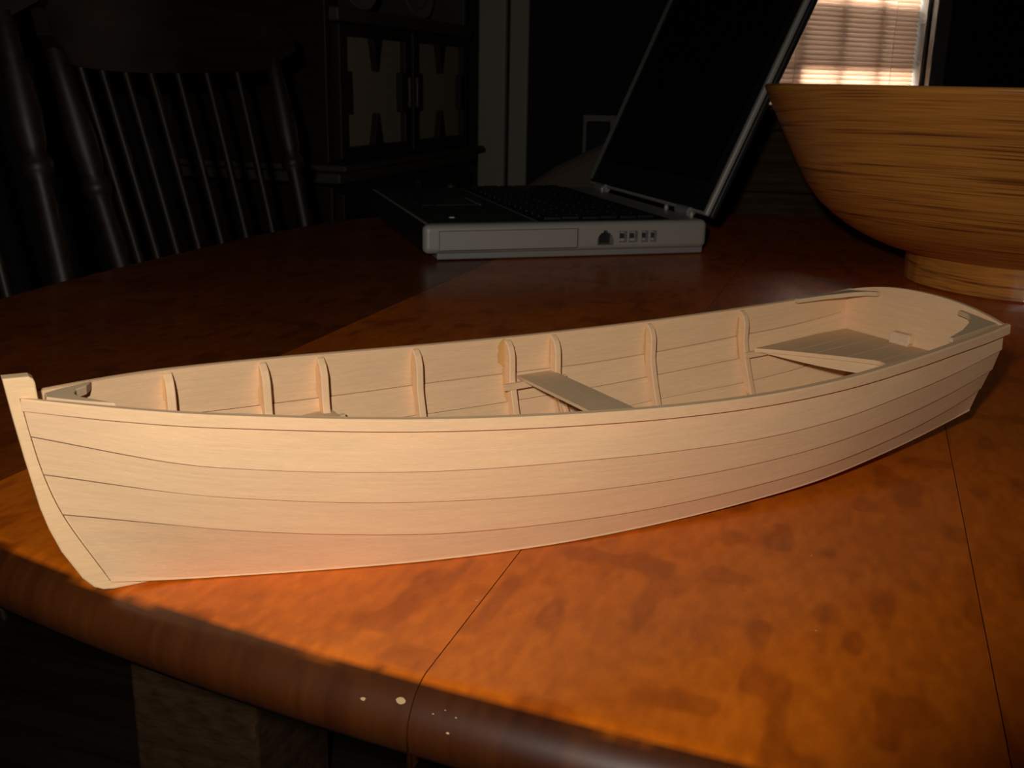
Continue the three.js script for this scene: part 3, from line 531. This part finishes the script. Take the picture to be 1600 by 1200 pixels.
// ---------------------------------------------------------------- doorway trim on the back wall, wall plate, armchair, sideboard
{
  const boardT = (name, b0, b1, thick, mat, out = 0) => { const m = struct(name, rbox(b1 - b0, 2.1, thick, 0, 1.05, 0, 0.006), mat); m.position.set(...ab(BACK - thick / 2 - out, (b0 + b1) / 2, 0)); m.rotation.y = YAW; };
  boardT('trim_1', -1.012, -0.936, 0.024, trimMat); boardT('trim_2', -0.928, -0.876, 0.016, trimMat);
  struct('baseboard_back', rbox(0.50, 0.12, 0.018, 0, 0.06, 0, 0.004), trimMat).position.set(...ab(BACK - 0.009, -0.62, 0));
  scene.children[scene.children.length - 1].rotation.y = YAW;
  const pl = thing('wall_plate', 'small pale wall plate with a dark square plug, left of the laptop screen', 'wall plate', ab(BACK, -0.680, 0.715), YAW);
  const ring = new THREE.Shape([[-0.042, 0], [0.042, 0], [0.042, 0.108], [-0.042, 0.108]].map((c) => new THREE.Vector2(...c))); ring.holes.push(new THREE.Path([[-0.030, 0.014], [-0.030, 0.094], [0.030, 0.094], [0.030, 0.014]].map((c) => new THREE.Vector2(...c))));
  mesh('plate_frame', new THREE.ExtrudeGeometry(ring, { depth: 0.006, bevelEnabled: true, bevelThickness: 0.001, bevelSize: 0.001, bevelSegments: 1 }).translate(0, 0, 0.001), trimGrey, pl);
  mesh('plug', rbox(0.058, 0.078, 0.03, 0, 0.054, 0.015, 0.004), plasticBlack, pl);
  // armchair, mostly behind the screen
  const arm = thing('armchair', 'brown upholstered armchair in the dark behind the laptop, only its arm showing', 'armchair', ab(2.18, -0.62, 0), YAW + rad(4));
  const cloth = std({ color: lin(0.17, 0.12, 0.085), roughness: 0.95, sheen: 0.3 });
  for (const z of [-1, 1]) mesh('arm', extrude([[-0.24, 0.06], [0.3, 0.06], [0.3, 0.84], [0.20, 0.83], [0.06, 0.76], [-0.05, 0.685], [-0.16, 0.65], [-0.24, 0.61]], 0.12, 0.03, 4).translate(0, 0, z * 0.30 - 0.06), cloth, arm);
  mesh('seat', rbox(0.52, 0.16, 0.47, 0.0, 0.36, 0, 0.04, 4), cloth, arm); mesh('back', rbox(0.14, 0.52, 0.5, 0.23, 0.63, 0, 0.05, 4), cloth, arm);
  mesh('base', rbox(0.5, 0.2, 0.5, 0.02, 0.18, 0, 0.02, 2), cloth, arm);
  for (const x of [-0.2, 0.26]) for (const z of [-0.3, 0.3]) mesh('foot', rod(V(x, 0, z), V(x, 0.08, z), [[0, 0.016], [1, 0.024]]), chairWood, arm);
  // sideboard close behind the table
  const SBD = 0.40;
  const sb = thing('sideboard', 'plain brown wooden sideboard close behind the table, between laptop screen and bowl', 'sideboard', ab(1.66, 0.22, 0), YAW + rad(6));
  mesh('carcass', rbox(0.90, 0.79, SBD - 0.03, 0, 0.455, -0.01, 0.004), sideWood, sb); mesh('top', rbox(0.93, 0.026, SBD, 0, 0.863, 0, 0.006), sideWood, sb);
  for (const x of [-0.295, 0, 0.295]) { const d = mesh('door', rbox(0.285, 0.66, 0.02, x, 0.44, SBD / 2 - 0.02, 0.004), sideWood, sb); mesh('knob', new THREE.SphereGeometry(0.012, 14, 10).translate(x + 0.11, 0.56, SBD / 2 - 0.002), brass, d); }
  for (const x of [-0.4, 0.4]) for (const z of [-0.16, 0.15]) mesh('foot', rbox(0.05, 0.07, 0.05, x, 0.035, z, 0.004), sideWood, sb);
}

// ---------------------------------------------------------------- windows and the blind
const slatMat = std({ color: lin(0.92, 0.76, 0.63), roughness: 0.85, transmission: 0.5, thickness: 0 });
const glassMat = std({ color: lin(1, 1, 1), roughness: 0.02, transmission: 1, thickness: 0, ior: 1.45 });
const glassDim = std({ color: lin(0.34, 0.34, 0.34), roughness: 0.02, transmission: 1, thickness: 0, ior: 1.45 });  // grey tint dims daylight through these panes, in place of a darker outside
const frameMat = std({ color: lin(0.5, 0.46, 0.4), roughness: 0.6 });
function windowIn(name, p, turn, x0, x1, y0, y1, colsX, rowsY, dimRow, sill = true) {   // local x along the wall, +z into the room
  const w = new THREE.Group(); w.name = name; w.userData.kind = 'structure'; w.position.set(p[0], 0, p[1]); w.rotation.y = turn; scene.add(w);
  const zz = -0.047, cas = 0.062;
  mesh('window_frame', [box(0.012, y1 - y0, 0.1, x0 + 0.006, (y0 + y1) / 2, -0.055), box(0.012, y1 - y0, 0.1, x1 - 0.006, (y0 + y1) / 2, -0.055), box(x1 - x0 - 0.024, 0.012, 0.1, (x0 + x1) / 2, y0 + 0.006, -0.055), box(x1 - x0 - 0.024, 0.012, 0.1, (x0 + x1) / 2, y1 - 0.006, -0.055)], frameMat, w);
  mesh('casing', [rbox(cas, y1 - y0 + 0.13, 0.018, x0 - cas / 2 - 0.002, (y0 + y1) / 2, 0.009, 0.003), rbox(cas, y1 - y0 + 0.13, 0.018, x1 + cas / 2 + 0.002, (y0 + y1) / 2, 0.009, 0.003), rbox(x1 - x0 + 2 * cas, cas, 0.018, (x0 + x1) / 2, y1 + cas / 2 + 0.002, 0.009, 0.003)], trimGrey, w);
  if (sill) mesh('sill', rbox(x1 - x0 + 0.16, 0.022, 0.05, (x0 + x1) / 2, y0 - 0.012, 0.02, 0.004), trimGrey, w);
  for (const x of colsX) mesh('sash_bar', box(0.012, y1 - y0 - 0.024, 0.02, x, (y0 + y1) / 2, zz), frameMat, w);
  for (const y of rowsY) mesh('sash_rail', box(x1 - x0 - 0.024, 0.010, 0.0196, (x0 + x1) / 2, y, zz), frameMat, w);
  const X = [x0 + 0.012, ...colsX, x1 - 0.012], Y = [y0 + 0.012, ...rowsY, y1 - 0.012];
  for (let j = 0; j + 1 < Y.length; j++) for (let i = 0; i + 1 < X.length; i++) mesh('pane', box(X[i + 1] - X[i], Y[j + 1] - Y[j], 0.003, (X[i] + X[i + 1]) / 2, (Y[j] + Y[j + 1]) / 2, zz), j === dimRow || (dimRow >= 0 && i === 0) ? glassDim : glassMat, w);
  return w;
}
function blind(label, p, turn, x0, x1, y0, y1, pitch) {
  const b = thing('window_blind', label, 'blind', [p[0], 0, p[1]], turn);
  const z = -0.028, g = rbox(x1 - x0 - 0.006, 0.0007, 0.0150, 0, 0, 0, 0.0003, 1).rotateX(rad(58));
  for (let y = y0 + 0.02; y < y1 - 0.03; y += pitch) { const s = mesh('slat', g, slatMat, b); s.position.set((x0 + x1) / 2, y, z); }
  mesh('head_rail', rbox(x1 - x0 - 0.004, 0.028, 0.026, (x0 + x1) / 2, y1 - 0.016, z, 0.003), frameMat, b);
  mesh('bottom_rail', rbox(x1 - x0 - 0.006, 0.010, 0.018, (x0 + x1) / 2, y0 + 0.008, z, 0.003), frameMat, b);
  for (const x of [0.18, 0.82]) mesh('cord', new THREE.CylinderGeometry(0.0007, 0.0007, y1 - y0 - 0.03, 6).translate(lerp(x0, x1, x), (y0 + y1) / 2 - 0.01, z + 0.0085), slatMat, b);
  return b;
}
const bayTurn = -Math.atan2(BAYD.z, BAYD.x), c0 = BAYWIN;
windowIn('window_1', bayAt(0), bayTurn, c0[0] + 0.0, c0[1], c0[2], c0[3], [-0.468, -0.32, -0.172], [0.955, 1.115], 1);
blind('closed cream slatted blind in the bright window at upper right', bayAt(0), bayTurn, c0[0] + 0.014, c0[1] - 0.014, c0[2] + 0.012, c0[3] - 0.012, 0.0122);

// ---------------------------------------------------------------- the compact camera that took the picture
{
  const f = thing('compact_camera', 'small black compact camera on a tripod, its flash lighting the boat', 'camera', camera.position.toArray());
  const head = new THREE.Group(); head.name = 'body'; head.rotation.copy(camera.rotation); f.add(head);
  mesh('case', rbox(0.112, 0.090, 0.034, 0.006, 0.010, 0.085, 0.008, 3), plasticBlack, head);
  const tube = (r0, r1, z0, z1) => { const g = lathe([[r0, z0], [r1, z0], [r1, z1], [r0, z1], [r0, z0]], 40); g.rotateX(Math.PI / 2); return g; };
  mesh('lens_barrel', [tube(0.0225, 0.0265, 0.002, 0.035), tube(0.0225, 0.0285, 0.035, 0.069)], plasticBlack, head);
  const glow = std({ color: lin(0.9, 0.9, 0.88), roughness: 0.4, emissive: lin(1, 0.96, 0.88), emissiveIntensity: 1.5 });
  mesh('flash_window', rbox(0.030, 0.014, 0.001, FLASH[0], FLASH[1], 0.0678, 0.0004), glow, head);
  const top = V(0, -0.034, 0.085).applyEuler(camera.rotation), h = camera.position.y;
  mesh('tripod_column', new THREE.CylinderGeometry(0.011, 0.011, 0.34, 16).translate(top.x, top.y - 0.16, top.z), plasticBlack, f);
  for (let i = 0; i < 3; i++) { const q = i * 2.094 + 0.0; mesh('tripod_leg', rod(V(top.x + 0.26 * Math.sin(q), 0.004 - h, top.z + 0.02 + 0.26 * Math.cos(q)), V(top.x, top.y - 0.2, top.z), [[0, 0.007], [1, 0.010]]), plasticBlack, f); }
}

renderer.render(scene, camera);
